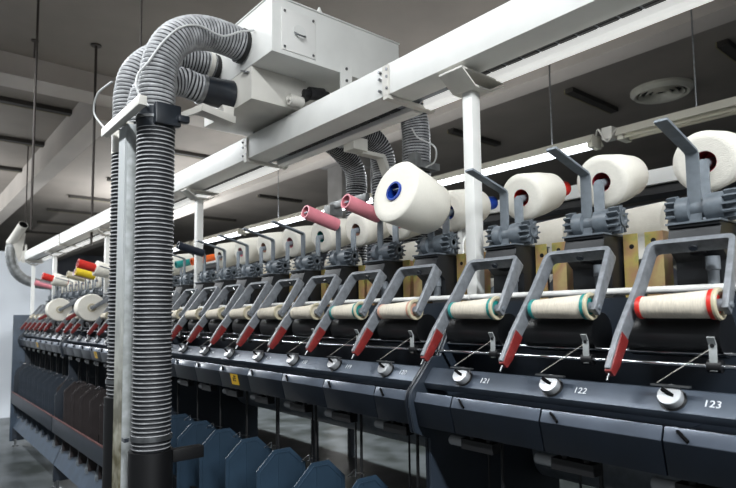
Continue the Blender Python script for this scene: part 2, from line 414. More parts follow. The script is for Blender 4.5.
# ---- the tubes and the big cone slid on the bent arms
ad = Vector((0, 1.327-1.176, .345-.383)).normalized()        # from the tip back to the bend
tip = Vector((AX, 1.176, .384))
def tube_on_arm(n, c, lab, r=.0265, L=.15, m=None, r1=None):
    p = MB(); r1 = r1 or r*.97; org = tip-ad*.004
    p.lathe([(0, r*.8), (0, r), (L, r1), (L, r1*.8), (.01, r*.8)], org, ad, 30, closed=(False, False), loop=False)
    o = single('empty_tube', p, m or TC[c], tuple(org), lab, 'yarn tube')
    o.location = (XP(n)+org.x, org.y, org.z+E); return o
tube_on_arm(119, 'pink', 'long pink tube just left of the big blue-cored cone')
tube_on_arm(118, 'pink', 'pink tube further left, second from the big blue-cored cone')
tube_on_arm(113, 'navy', 'dark navy tube sticking out right of the ribbed hoses', m=M['navy_tube'], r=.022)
def cored_cone(n, lab, out):
    org = tip-ad*out; t = thing('yarn_cone', lab, 'yarn cone', (XP(n)+org.x, org.y, org.z+.01))
    ob('yarn', cone_mesh(.13, .062, .052, .03, M['yarn'], org+ad*(out+.03), ad), t).data.transform(Matrix.Translation(ad*(out+.03)))
    p = MB(); p.lathe([(0, .026), (0, .036), (out+.17, .029), (out+.17, .02), (.01, .026)], org, ad, 28, closed=(False, False))
    o = ob('core', p.mesh('cone_core', TC['red'], org), t); o['label'] = 'long red tube core'
cored_cone(106, 'white cone with a long red core pointing at the aisle, above the yellow tube', .10)
yt = tube_on_arm(105, 'yellow', 'yellow tube below the long red core, left of the hoses', r=.032); yt.location.y -= .05; yt.location.z -= .012
tube_on_arm(104, 'lilac', 'lilac pink tube left of the yellow tube', r=.028)
cored_cone(100, 'white cone with a long red core, further from the hoses than the yellow tube', .07)
tube_on_arm(97, 'pink', 'pale pink tube at the far end of the machine', r=.03, L=.18)
tube_on_arm(103, 'beige', 'beige tube between the lilac tube and the far red tube', r=.03)
org = tip-ad*.012+Vector((.006,0,-.014))
t = thing('yarn_cone', 'big white yarn cone with a blue core facing the aisle, beside the pink tubes', 'yarn cone', (XP(120)+org.x, org.y, org.z))
ob('yarn', cone_mesh(.175, .099, .083, .03, M['yarn'], org, ad), t)
o = ob('core', core_mesh(.175, .0305, .0245, TC['blue'], org, ad, .006, .012), t); o['label'] = 'bright blue tube core'

# ------------------------------------------------------------------ machine sections
SY = 1.06
strip_prof = [(1.092,-.184),(1.124,-.147),(1.135,-.147),(1.135,-.2),(1.1,-.2)]
def seg_mesh(L):
    p = MB()
    prof = [(1.090,-.225),(1.072,-.2085),(1.0635,-.205),(1.053,-.230),(1.069,-.295),(1.30,-.295),(1.30,-.225)]
    p.prism(prof, .0015, L-.0015)
    me = p.mesh('cover', [M['panel_navy'], M['bevel_lit']], (0,SY,-.2), bevel=.0018)
    for f in me.polygons:                      # light caught by the up-facing bevel is painted in as a paler material
        c = f.center
        if f.normal.z > .2 and f.normal.y < -.5 and -.032 < c.z < .0: f.material_index = 1
    return me
seg_cache = {}
def seg(L):
    k = round(L, 3)
    if k not in seg_cache: seg_cache[k] = seg_mesh(L)
    return seg_cache[k]
# slot on the bevel
p = MB(); p.bar((.052,1.060,-.211),(.072,1.0525,-.226), .010, .005, side=(0,-.6,.8)); slot_me = p.mesh('slot', M['matte_black'], (0,SY,-.2))
# knob: disc facing front-up with a black index bar and a wire plate on top
kd = Vector((0,-.80,.60)); ko = Vector((0,1.106,-.163))
p = MB(); p.lathe([(0,.020),(.014,.022),(.018,.0205),(.019,.0)], ko, kd, 28); knob_me = p.mesh('knob', M['knob_alu'], (0,SY,-.2))
p = MB(); p.bar(ko+kd*.021+Vector((-.011,-.006*.6,.008)), ko+kd*.021+Vector((.011,.006*.6,-.008)), .006, .006, side=(0,.6,.8)); kbar_me = p.mesh('pointer', M['matte_black'], (0,SY,-.2))
p = MB(); p.bar((-.034,1.10,-.138),(.034,1.10,-.138), .003, .010, side=(0,0,1)); p.cyl((-.006,1.108,-.16),(-.006,1.104,-.138), .0025, 8)
kwire_me = p.mesh('thread_plate', M['steel'], (0,SY,-.2))
p = MB(); p.lathe([(0,.024),(.004,.024),(.004,.0)], ko-kd*.004, kd, 24); kring_me = p.mesh('collar', M['black'], (0,SY,-.2))
# roller below
p = MB(); p.cyl((-.04,1.10,-.320),(.005,1.10,-.320), .012, 18); roller_me = p.mesh('roller', M['roller_grey'], (0,SY,-.2), bevel=.002)
p = MB(); p.box(.005,.10,1.085,1.115,-.332,-.308); p.cyl((.03,1.1,-.31),(.03,1.1,-.296),.008,10); p.cyl((.08,1.1,-.31),(.08,1.1,-.296),.008,10)
rbr_me = p.mesh('roller_bracket', M['black'], (0,SY,-.2))
p = MB(); p.cyl((.11,1.14,-.30),(.11,1.14,-.62), .0045, 8); p.cyl((.045,1.17,-.30),(.045,1.17,-.55), .003, 8); drop_me = p.mesh('drop_rod', M['black'], (0,SY,-.2))
# winding drum, guide, clip, thread
p = MB(); p.lathe([(-.092,.03),(-.09,.045),(.086,.045),(.088,.03)], (0,1.214,-.048), (1,0,0), 32); drum_me = p.mesh('winding_drum', M['drum'], (0,SY,-.2), angle=40)
p = MB(); p.bar((.078,1.157,-.112),(.078,1.157,-.064), .013, .003); p.bar((.078,1.157,-.064),(.078,1.148,-.05), .013, .003); p.cyl((.078,1.1545,-.066),(.078,1.153,-.066),.004,10,mi=1)
guide_me = p.mesh('thread_guide', [M['post_galv'], M['black']], (0,SY,-.2))
p = MB(); p.cyl((.066,1.165,-.104),(.09,1.165,-.104), .012, 14); clip_me = p.mesh('guide_clip', M['black'], (0,SY,-.2))
p = MB(); p.cyl((.078,1.152,-.07),(.0,1.10,-.134), .00035, 5); thread_me = p.mesh('thread', M['yarn'], (0,SY,-.2))
# separator plate across the machine with a folded rim line, and its wire eye
sp = [(1.03,-1.02),(1.03,-.563),(1.10,-.498),(1.17,-.498),(1.24,-.563),(1.24,-1.02)]
p = MB(); p.prism(sp, 0, .003)
inn = [(1.045,-1.02),(1.045,-.568),(1.105,-.512),(1.165,-.512),(1.225,-.568),(1.225,-1.02)]
for a, b in zip(inn, inn[1:]): p.bar((.004,*a),(.004,*b), .003, .003)
p.bar((.004,1.12,-.512),(.004,1.12,-1.02), .003, .002)
sep_me = p.mesh('separator', M['sep_blue'], (0,SY,-.2))
sep_lit_brown_me = sep_me.copy(); sep_lit_brown_me.materials[0] = M['sep_lit_brown']; sep_lit_grey_me = sep_me.copy(); sep_lit_grey_me.materials[0] = M['sep_lit_grey']
p = MB(); tri = [(0,1.062,-.484),(0,1.092,-.468),(0,1.092,-.488),(0,1.062,-.484)]
for a, b in zip(tri, tri[1:]): p.cyl(a, b, .0013, 6)
p.cyl((0,1.092,-.478),(0,1.135,-.49),.0013,6)
eye_me = p.mesh('wire_eye', M['chrome'], (0,SY,-.2))
p = MB(); p.lathe([(0,.02),(.07,.008),(.085,.008)], (0,1.07,-1.03), (0,0,1), 14); p.cyl((0,1.07,-1.06),(0,1.07,-1.03),.024,14)
cone_sp_me = p.mesh('spindle', M['grey_paint'], (0,SY,-.2))
# yellow warning sticker with a black pictogram
p = MB(); fd = Vector((0,.0,1)); 
def fr(u, v, o=.0008):                       # a point on the front face below the fold
    y = 1.053+(-.232-v)*(.016/.065); return (u, y-o, v)
p.add([fr(-.032,-.276), fr(.032,-.276), fr(.032,-.233), fr(-.032,-.233)], [(0,1,2,3)])
for (u0,u1,v0,v1) in ((-.014,-.004,-.262,-.254),(-.016,.014,-.252,-.248),(.0,.012,-.262,-.257),(-.004,.004,-.246,-.238),(.006,.014,-.244,-.239)):
    p.add([fr(u0,v0,.0014), fr(u1,v0,.0014), fr(u1,v1,.0014), fr(u0,v1,.0014)], [(0,1,2,3)], 1)
stick_me = p.mesh('warning_sticker', [M['yellow'], M['black']], (0,SY,-.2))

frame_prof = [(1.128,-.118),(1.048,-.205),(1.042,-.235),(1.060,-.312),(1.115,-.335),(1.117,-.47),(1.02,-.62),(1.02,-.88),(1.078,-1.03),(1.022,-1.165),(1.022,-1.30),(1.72,-1.30),(1.72,-.1),(1.30,-.05),(1.30,.03),(1.24,.03),(1.16,-.118)]
def text_mesh(s, size, name):
    cu = bpy.data.curves.new(name, 'FONT'); cu.body = s; cu.size = size; cu.extrude = .0003; cu.align_x = 'CENTER'; cu.align_y = 'CENTER'
    o = bpy.data.objects.new(name, cu); C.objects.link(o)
    bpy.context.view_layer.update()
    dg = bpy.context.evaluated_depsgraph_get()
    me = bpy.data.meshes.new_from_object(o.evaluated_get(dg)); me.name = name
    bpy.data.objects.remove(o); bpy.data.curves.remove(cu)
    me.materials.clear(); me.materials.append(M['ink_white']); return me
sdir = Vector((0, .032, .037)).normalized()       # up the label strip
snor = Vector((0, -.037, .032)).normalized()
trot = Matrix(((1,0,0),(0,sdir.y,snor.y),(0,sdir.z,snor.z))).to_4x4().to_euler()

SECT = [(-1.10, .40, [123,122,121], 'nearest machine section with panel numbers 121 to 123'),
        (-3.14, -1.10, list(range(120,112,-1)), 'machine section with panel number 120, right of the ribbed hoses'),
        (-5.18, -3.14, list(range(112,104,-1)), 'machine section half hidden behind the ribbed hoses'),
        (-7.22, -5.18, list(range(104,96,-1)), 'farthest machine section at the far left end')]
for x0, x1, ns, lab in SECT:
    R = thing('twisting_machine_section', 'dark blue ' + lab, 'textile machine', (x0, SY, -.2))
    def part(name, me, dx=0., parent=R, label=None):
        o = ob(name, me, parent, (dx, 0, 0))
        if label: o['label'] = label
        return o
    L = x1-x0; O = (x0, SY, -.2)
    g = .012
    seams = [g] + [XP(n)+.024-x0 for n in sorted(ns)] + ([XP(124)+.024-x0, L] if x1 > 0 else [L-g])
    for a, b in zip(seams, seams[1:]):
        if b-a > .01: part('cover', seg(b-a), a)
    p = MB(); p.prism(strip_prof, x0+g, x1-(0 if x1 > 0 else g)); part('label_strip', p.mesh('label_strip', M['strip_grey'], O, bevel=.001))
    for (nm, y, z, r, m) in (('guide_rod',1.19,-.083,.0042,'chrome'),('guide_rod',1.165,-.104,.0045,'chrome'),('back_rod',1.305,.045,.0085,'edge_white')):
        p = MB(); p.cyl((x0+.004,y,z),(x1-.004,y,z), r, 14); part(nm, p.mesh(nm, M[m], O), 0, R, 'chrome rod' if m == 'chrome' else 'white rod')
    p = MB(); p.box(x0+g, x1-g, 1.275, 1.285, -.30, .03); part('inner_panel', p.mesh('inner_panel', M['frame_navy'], O))
    for xx in (x0+.001, x1-g+.001):
        p = MB(); p.prism(frame_prof, xx, xx+g-.002); part('side_frame', p.mesh('side_frame', M['frame_navy'] if xx == x0+.001 or x1 > 0 else M['panel_navy'], O, bevel=.002))
    p = MB(); p.cyl((x0+g, 1.075,-.225),(x0+g+.004,1.075,-.225), .015, 20); part('cap_disc', p.mesh('cap_disc', M['cream_paint'], O))
    p = MB(); p.box(x0+g, x1-g, 1.003, 1.02, -.905, -.79); part('lower_band', p.mesh('lower_band', M['frame_navy'], O, bevel=.002))
    p = MB(); p.box(x0+g, x1-g, 1.0, 1.014, -.7895, -.783); part('edge_trim', p.mesh('edge_trim', M['red_trim'], O), 0, R, 'dull red edge trim')
    p = MB(); p.prism([(1.078,-1.03),(1.022,-1.165),(1.03,-1.168),(1.086,-1.033)], x0+g, x1-g); part('kick_panel', p.mesh('kick_panel', M['kick_blue'], O))
    p = MB(); p.box(x0+g, x1-g, 1.09, 1.11, -1.16, -.79); part('spindle_rail', p.mesh('spindle_rail', M['black'], O))
    p = MB(); p.lathe([(0,.09),(L-2*g,.09)], (x0+g,1.66,-.44), (1,0,0), 28); part('drive_tube', p.mesh('drive_tube', M['grey_paint'], O, angle=50), 0, R, 'smooth steel tube')
    for xx in (x0+.03, x1-.05):
        p = MB(); p.cyl((xx,1.05,-1.345),(xx,1.05,-1.29), .012, 12); p.lathe([(0,.03),(.012,.028),(.016,.01)], (xx,1.05,-E+.0005), (0,0,1), 16)
        part('foot', p.mesh('foot', M['steel'], O)); p = MB(); p.cyl((xx,1.60,-E+.0005),(xx,1.60,-1.29), .014, 12); part('foot', p.mesh('foot', M['steel'], O))
    for n in ns:
        dx = XP(n)-x0; kx = dx+.024
        k = part('knob', knob_me, kx); ob('pointer', kbar_me, k); ob('collar', kring_me, k); ob('thread_plate', kwire_me, k)
        o = part('slot', slot_me, kx-.028)
        me = text_mesh(str(n), .02, 'number_%d' % n)
        q = Vector((kx+.066, 1.107-SY, -.1655+.2))+snor*.0004
        o = part('position_number', me); o.location = q; o.rotation_euler = trot; o['label'] = 'white number %d' % n
        rl = part('roller', roller_me, kx); ob('roller_bracket', rbr_me, rl)
        part('drop_rod', drop_me, dx); part('winding_drum', drum_me, dx)
        gd = part('thread_guide', guide_me, dx); ob('guide_clip', clip_me, gd); part('thread', thread_me, dx)
        part('separator', sep_me if n > 112 else sep_lit_brown_me if n > 104 else sep_lit_grey_me, dx-.11); part('wire_eye', eye_me, dx-.11); part('spindle', cone_sp_me, dx)
    if x0 < -7: p = MB(); p.box(x0-.03, x0-.001, 1.0, 1.72, -1.31, .035); part('end_plate', p.mesh('end_plate', M['kick_blue'], O, bevel=.003))
    if x1 < 0: part('warning_sticker', stick_me, L/2+.005, R, 'yellow warning sticker with black pictogram')

# ------------------------------------------------------------------ overhead rail and its posts
RX0, RX1 = -8.3, .5
R = thing('overhead_rail', 'long white overhead rail running above the whole machine', 'overhead rail', (RX0, 1.243, .73))
O = (RX0, 1.243, .73)
p = MB(); p.prism([(1.243,.73),(1.243,.836),(1.43,.836),(1.43,.78),(1.425,.78),(1.425,.83),(1.249,.83),(1.249,.736),(1.352,.736),(1.352,.73)], RX0, RX1)
ob('beam', p.mesh('rail_beam', M['white_paint'], O, bevel=.002), R)
p = MB(); p.box(RX0+.02, RX1-.02, 1.352, 1.389, .738, .744)
x = RX0+.05
while x < RX1-.1:
    if not any(abs(x-j) < .12 for j in (-1.38, -2.376)):
        p.box(x, x+.05, 1.357, 1.369, .735, .738, 1); p.box(x, x+.05, 1.373, 1.386, .735, .738, 1)
    x += .058
ob('slotted_strip', p.mesh('slotted_strip', [M['grey_paint'], M['black']], O), R)['label'] = 'grey strip with rows of black slots'
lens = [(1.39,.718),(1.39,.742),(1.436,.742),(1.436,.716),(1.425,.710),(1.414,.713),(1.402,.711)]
for a, b, lit in ((-8.0,-6.32,1),(-6.28,-4.37,1),(-4.33,-2.40,1),(-2.35,-1.41,0),(-1.36,.48,1)):     # white trays under the rail, brightened by an added glow except one
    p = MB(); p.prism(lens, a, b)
    ob('rail_tray', p.mesh('rail_tray', M['tray_glow'] if lit else M['edge_white'], O, bevel=.001), R)
for jx in (-1.385, -2.376, -4.35, -6.3):
    p = MB(); p.box(jx-.012, jx+.012, 1.236, 1.46, .715, .728); p.box(jx-.014, jx+.014, 1.235, 1.2425, .728, .83)
    for zz in (.75, .79, .815):
        for sx in (-.03, .008): p.cyl((jx+sx,1.2425,zz),(jx+sx,1.232,zz), .005, 8, 1)
    ob('joint_plate', p.mesh('joint_plate', [M['cream_paint'], M['steel']], O), R)
p = MB(); p.box(RX0-.03, RX0+.004, 1.22, 1.45, .70, .85); p.cyl((RX0-.02,1.26,.85),(RX0-.02,1.26,.93),.012,10); p.cyl((RX0-.02,1.21,.75),(RX0-.02,1.22,.75),.03,12)
ob('end_stop', p.mesh('end_stop', [M['cream_paint']], O), R)
plab = {-1.10: 'white square post standing in front, right of the big cone', -3.12: 'white square post just right of the ribbed hoses', -4.955: 'white square post just left of the ribbed hoses', -6.95: 'white square post near the far end of the machine', -8.2: 'white square post at the very end of the rail'}
for px, lab in plab.items():
    yp = 1.335
    t = thing('rail_post', lab, 'post', (px, yp, -.05 if px > -7 else -E), 'posts carrying the overhead rail'); O = (px, yp, -.05 if px > -7 else -E)
    p = MB(); p.box(px-.019, px+.019, yp-.019-.004, yp+.019-.004, -.045 if px > -7 else -E, .672)
    ob('post', p.mesh('post', M['white_paint'], O, bevel=.003), t)
    p = MB()
    prof = [(1.238,.712),(1.300,.668),(1.375,.668),(1.437,.700),(1.437,.706),(1.375,.675),(1.300,.675),(1.244,.715)]
    p.prism(prof, px-.045, px+.045); p.box(px-.045, px+.045, 1.238, 1.437, .710, .716)
    ob('bracket', p.mesh('bracket', M['cream_paint'], O, bevel=.001), t)
    if px > -7:
        p = MB(); p.box(px-.04, px+.04, yp-.045, yp+.045, -.05, -.04)
        ob('base_plate', p.mesh('base_plate', M['steel'], O), t)

# ------------------------------------------------------------------ travelling blower on the rail
O = (-2.1, 1.37, .838)
B = thing('travelling_blower', 'white blower box riding on the overhead rail', 'blower', O)
p = MB(); p.box(-2.50, -1.81, 1.05, 1.70, .987, 1.204); ob('upper_box', p.mesh('upper_box', M['white_paint'], O, bevel=.004), B)
p = MB(); p.box(-2.503, -1.807, 1.047, 1.703, 1.205, 1.211); ob('lid', p.mesh('lid', M['white_paint'], O, bevel=.002), B)
p = MB(); p.box(-2.42, -1.972, 1.052, 1.31, .853, .987); ob('lower_box', p.mesh('lower_box', M['cream_paint'], O, bevel=.003), B)
p = MB(); p.box(-2.40, -2.05, 1.31, 1.688, .866, .987); ob('motor_case', p.mesh('motor_case', M['cream_paint'], O, bevel=.003), B)
p = MB(); p.box(-1.81, -1.806, 1.09, 1.245, 1.005, 1.17)
pl = ob('access_panel', p.mesh('access_panel', M['edge_white'], O, bevel=.0015), B)
p = MB()
for yy in (1.102, 1.233):
    for zz in (1.017, 1.158): p.cyl((-1.806,yy,zz),(-1.802,yy,zz), .005, 10)
ob('screw', p.mesh('screw', M['steel'], O), pl)
p = MB(); p.sweep([Vector((-1.806+.018*math.sin(math.pi*k/10), 1.17+.024*math.cos(math.pi*k/10), 1.085-.014*math.sin(math.pi*k/10))) for k in range(11)], .0035, 8)
ob('grip', p.mesh('grip', M['steel'], O), pl)
p = MB(); p.cyl((-1.806,1.17,1.09),(-1.804,1.17,1.09), .03, 24); ob('round_cover', p.mesh('round_cover', M['white_paint'], O), pl)
for yy, zz in ((1.28, 1.211),):
    p = MB(); p.lathe([(0,.012),(.01,.012),(.03,.004)], (-1.83,yy,zz), (0,0,1), 10); ob('lifting_lug', p.mesh('lifting_lug', M['white_paint'], O), B)
p = MB(); p.box(-1.815, -1.809, 1.37, 1.43, .86, 1.03); p.box(-1.86, -1.815, 1.37, 1.43, .86, .866)
for zz in (.9, .96, 1.01): p.cyl((-1.809,1.40,zz),(-1.805,1.40,zz), .006, 8, 1)
ob('hanger_bracket', p.mesh('hanger_bracket', [M['white_paint'], M['steel']], O), B)
p = MB(); p.cyl((-1.93,1.20,.872),(-1.93,1.26,.872), .022, 18); p.cyl((-1.93,1.19,.872),(-1.93,1.27,.872), .009, 12); p.box(-1.972,-1.92,1.215,1.245,.862,.882)
ob('guide_wheel', p.mesh('guide_wheel', M['cream_paint'], O), B)
p = MB(); p.cyl((-1.90,1.275,.905),(-1.90,1.345,.915), .026, 18); p.cyl((-1.90,1.25,.9),(-1.90,1.28,.905), .016, 14); p.cyl((-1.9,1.345,.915),(-1.9,1.37,.915),.018,12); p.box(-1.975,-1.89,1.285,1.30,.89,.92)
ob('motor', p.mesh('motor', M['black'], O, bevel=.001), B)
for wx in (-2.05, -2.34):
    p = MB(); p.cyl((wx,1.26,.8445),(wx,1.30,.8445), .0082, 14); ob('wheel', p.mesh('wheel', M['steel'], O), B)
p = MB(); p.box(-2.16,-2.12, 1.0, 1.052, .845, .86); p.box(-2.17,-2.11, 1.0, 1.046, .80, .845)
p.bar((-2.13,1.045,.80),(-2.105,.89,.815), .06, .03); p.bar((-2.105,.90,.815),(-2.10,.79,.748), .05, .022)
ob('support_arm', p.mesh('support_arm', M['cream_paint'], O, bevel=.002), B); p = MB(); p.bar((-2.16,1.75,.80),(-2.16,1.90,.80), .05, .02); p.bar((-2.16,1.89,.80),(-2.22,2.02,.64), .05, .025); p.box(-2.2,-2.12,1.68,1.77,.80,.86)
ob('support_arm', p.mesh('support_arm', M['cream_paint'], O, bevel=.002), B)
p = MB()
for yy, xx in ((1.06,-1.99),): p.bar((xx,yy-.012,.965),(xx-.05,yy-.012,.985), .006, .02)
ob('latch', p.mesh('latch', M['steel'], O), B)

def hose_part(pts, r, parent, org, name='hose', pitch=.0146, dusty=.72):
    c = resample(spline(pts, 14), pitch/4); rad = []; mis = []
    for k in range(len(c)):
        ph = k % 4
        rad.append(r*(1.0 if ph in (0, 1) else .935)); mis.append(0 if ph == 0 or (ph == 1 and c[k].z > dusty) else 1)
    p = MB(); p.sweep(c, rad, 28, mis=mis)
    return ob(name, p.mesh(name, [M['hose_rib'], M['hose_groove']], org, angle=80), parent)
def ring(a, b, r, m, name, parent, org):
    p = MB(); a, b = Vector(a), Vector(b); l = (b-a).length
    p.lathe([(0,r),(0,r+.003),(l,r+.003),(l,r)], a, b-a, 30, closed=(False, False), loop=True)
    return ob(name, p.mesh(name, m, org), parent)

H1 = thing('suction_hose', 'nearest grey ribbed suction hose, looping from the blower box down to the floor', 'hose', (-1.996, .69, -E+.02), 'ribbed suction hoses'); O = (-1.996,.69,-E+.02)
r = .0645
hose_part([(-2.035,1.048,1.085),(-2.03,.98,1.092),(-2.02,.89,1.085),(-2.008,.81,1.055),(-1.996,.742,.995),(-1.996,.703,.91),(-1.996,.692,.82),(-1.996,.69,.75),(-1.996,.69,.4),(-1.996,.69,0),(-1.996,.69,-.45)], r, H1, O)
ring((-2.035,1.048,1.085),(-2.0343,1.03,1.0865), r+.002, M['black'], 'end_band', H1, O)
ring((-1.996,.69,.655),(-1.996,.69,.725), r-.002, M['sleeve'], 'sleeve', H1, O)
ring((-1.996,.69,.685),(-1.996,.69,.695), r+.001, M['steel'], 'hose_clamp', H1, O)
ring((-1.996,.69,-.415),(-1.996,.69,-.40), r+.001, M['steel'], 'hose_clamp', H1, O)
p = MB(); p.box(-2.018,-1.99,.60,.615,-.414,-.401); ob('clamp_screw', p.mesh('clamp_screw', M['chrome'], O), H1)
p = MB(); p.cyl((-1.996,.69,-.451),(-1.996,.69,-1.30), .072, 28); p.lathe([(0,.072),(.03,.10),(.04,.10)], (-1.996,.69,-1.30), (0,0,-1), 28); ob('floor_pipe', p.mesh('floor_pipe', M['black'], O), H1)
p = MB(); p.box(-2.02,-1.985,.755,.875,-.505,-.462); ob('side_nozzle', p.mesh('side_nozzle', M['black'], O, bevel=.003), H1)
p = MB(); p.sweep(spline([(-1.94,1.045,1.115),(-1.945,.99,1.095),(-1.938,.91,1.05),(-1.937,.82,1.06),(-1.936,.75,1.03),(-1.935,.69,.96),(-1.95,.645,.88),(-1.97,.615,.83),(-1.955,.61,.77),(-1.93,.64,.715)], 8), .004, 8)
ob('cable', p.mesh('hose_cable', M['cable'], O), H1)['label'] = 'thin pale cable tied along the hose'
p = MB(); p.box(-1.945,-1.915,.66,.75,.66,.735); p.box(-1.93,-1.90,.735,.775,.675,.70); ob('clamp_block', p.mesh('clamp_block', M['sleeve'], O, bevel=.006), H1)

H2 = thing('suction_hose', 'grey ribbed suction hose with its bend farthest left, behind the metal post', 'hose', (-2.294, .69, -E+.02), 'ribbed suction hoses'); O = (-2.294,.69,-E+.02)
hose_part([(-2.30,1.048,1.075),(-2.298,.98,1.085),(-2.296,.88,1.085),(-2.295,.785,1.05),(-2.294,.715,.97),(-2.294,.692,.88),(-2.294,.69,.78),(-2.294,.69,.4),(-2.294,.69,0),(-2.294,.69,-.30)], r, H2, O)
ring((-2.30,1.048,1.075),(-2.299,1.028,1.078), r+.002, M['black'], 'end_band', H2, O)
ring((-2.30,1.02,1.079),(-2.299,1.0,1.082), r+.001, M['cream_paint'], 'hose_clamp', H2, O)
ring((-2.294,.69,.63),(-2.294,.69,.715), r-.002, M['cream_paint'], 'sleeve', H2, O)
ring((-2.294,.69,-.25),(-2.294,.69,-.235), r+.001, M['steel'], 'hose_clamp', H2, O)
p = MB(); p.cyl((-2.294,.69,-.301),(-2.294,.69,-1.30), .072, 28); p.lathe([(0,.072),(.03,.10),(.04,.10)], (-2.294,.69,-1.30), (0,0,-1), 28); ob('floor_pipe', p.mesh('floor_pipe', M['black'], O), H2)
p = MB(); p.sweep(spline([(-2.33,.63,.93),(-2.42,.60,.90),(-2.47,.60,.84),(-2.43,.62,.78),(-2.36,.64,.72)], 8), .004, 8); ob('cable', p.mesh('hose_cable', M['cable'], O), H2)

H3 = thing('suction_hose', 'short ribbed hose with black sleeve between the two tall hoses', 'hose', (-2.155, .80, .60), 'ribbed suction hoses'); O = (-2.155,.80,.60)
hose_part([(-2.155,.93,.914),(-2.155,.885,.92),(-2.155,.84,.925),(-2.155,.77,.905),(-2.155,.715,.855),(-2.155,.695,.79),(-2.155,.69,.70),(-2.155,.69,.60)], .0575, H3, O)
p = MB(); p.cyl((-2.155,.925,.915),(-2.15,1.052,.918), .056, 26, 0, .062); ob('sleeve', p.mesh('sleeve', M['sleeve'], O), H3)
ring((-2.155,.93,.915),(-2.155,.916,.917), .0585, M['steel'], 'hose_clamp', H3, O)

P = thing('hose_post', 'galvanized flat post with stained lower end between the ribbed hoses', 'post', (-2.15, .648, -E)); O = (-2.15,.648,-E)
p = MB(); p.box(-2.155,-2.105,.625,.671,-E+.002,.70); ob('post', p.mesh('post', M['post_galv'], O, bevel=.003), P)
p = MB(); p.box(-2.18,-2.105,.618,.6248,-E+.002,.69); ob('stained_flange', p.mesh('stained_flange', M['post_dirty'], O), P)['label'] = 'brown stained flange'
p = MB(); p.box(-2.30,-1.86,.586,.612,.690,.722); p.box(-2.15,-2.115,.612,.65,.70,.71); ob('cross_bar', p.mesh('cross_bar', M['cream_paint'], O, bevel=.002), P)
p = MB(); p.box(-2.21,-2.10,.59,.70,-E+.0005,-E+.008); ob('foot_plate', p.mesh('foot_plate', M['steel'], O), P)
# hoses on the far side of the rail
H4 = thing('suction_hose', 'ribbed suction hose hanging on the far side of the rail, upright', 'hose', (-2.0, 2.0, .60), 'ribbed suction hoses'); O = (-2.0,2.0,.6)
hose_part([(-2.0,1.705,1.08),(-2.0,1.78,1.1),(-2.0,1.88,1.08),(-2.0,1.96,1.0),(-2.0,1.985,.9),(-2.0,1.985,.72),(-2.0,1.985,.3),(-2.0,1.985,-.2)], .072, H4, O)
p = MB(); p.box(-2.09,-1.9,1.88,2.05,.70,.735); p.box(-1.93,-1.88,1.86,1.9,.69,.76); ob('clamp_block', p.mesh('clamp_block', M['duct_steel'], O, bevel=.004), H4)
p = MB(); p.sweep(spline([(-1.95,1.91,.90),(-1.9,1.9,.84),(-1.82,1.93,.78),(-1.84,1.95,.72),(-1.9,1.95,.70)], 8), .004, 8); ob('cable', p.mesh('hose_cable', M['cable'], O), H4)
H5 = thing('suction_hose', 'dark ribbed hose bending down on the far side behind the rail', 'hose', (-2.25, 2.0, .60), 'ribbed suction hoses'); O = (-2.25,2.0,.6)
hose_part([(-2.25,1.69,.90),(-2.25,1.78,.93),(-2.25,1.88,.925),(-2.25,1.96,.87),(-2.25,1.99,.78),(-2.25,1.99,.6),(-2.25,1.99,.2),(-2.25,1.99,-.2)], .066, H5, O)
ring((-2.25,1.79,.932),(-2.25,1.81,.932), .067, M['steel'], 'hose_clamp', H5, O)
H6 = thing('suction_hose', 'far ribbed hose half hidden behind the white bracket under the rail', 'hose', (-2.48, 2.0, .50), 'ribbed suction hoses'); O = (-2.48,2.0,.5)
hose_part([(-2.44,1.69,.93),(-2.46,1.80,.93),(-2.48,1.92,.87),(-2.48,1.98,.78),(-2.48,1.98,.6),(-2.48,1.98,.2),(-2.48,1.98,-.2)], .06, H6, O)
p = MB(); p.box(-2.62,-2.30,1.90,1.93,.60,.64); p.box(-2.64,-2.58,1.87,1.96,.56,.62); ob('clamp_block', p.mesh('clamp_block', M['duct_steel'], O, bevel=.004), H6)

# ------------------------------------------------------------------ conveyor and packages in the middle of the machine
p = MB(); p.box(-7.2, .4, 1.56, 1.885, .17, .185); p.box(-7.2,.4,1.555,1.562,.14,.20); p.box(-7.2,.4,1.885,1.892,.14,.20)
x = -7.0
while x < .4: p.box(x, x+.04, 1.6, 1.88, -.02, .172); x += 1.2
single('conveyor', p, M['cream_paint'], (-3.4,1.75,-.02), 'pale conveyor running along the middle of the machine behind the stands', 'conveyor')
p = MB(); p.lathe([(-.085,.025),(-.087,.05),(-.08,.058),(.07,.068),(.08,.063),(.082,.025)], (0,1.745,.253), (1,0,0), 36)
pk_me = p.mesh('package_yarn', M['yarn'], (0,1.745,.253), angle=50)
p = MB(); p.lathe([(-.095,.018),(-.095,.025),(.095,.025),(.095,.018)], (0,1.745,.253), (1,0,0), 20); pc_me = p.mesh('package_tube', TC['cream'], (0,1.745,.253))
k = 0
for x in (-.45, -.79, -1.10, -1.37, -1.75, -2.3, -2.75, -3.2, -3.7):
    k += 1
    t = thing('yarn_package', 'white yarn package lying on the middle conveyor, %s from the right' % ORD[k], 'yarn package', (x, 1.745, .253), 'packages lying on the middle conveyor')
    ob('yarn', pk_me, t); ob('tube', pc_me, t)

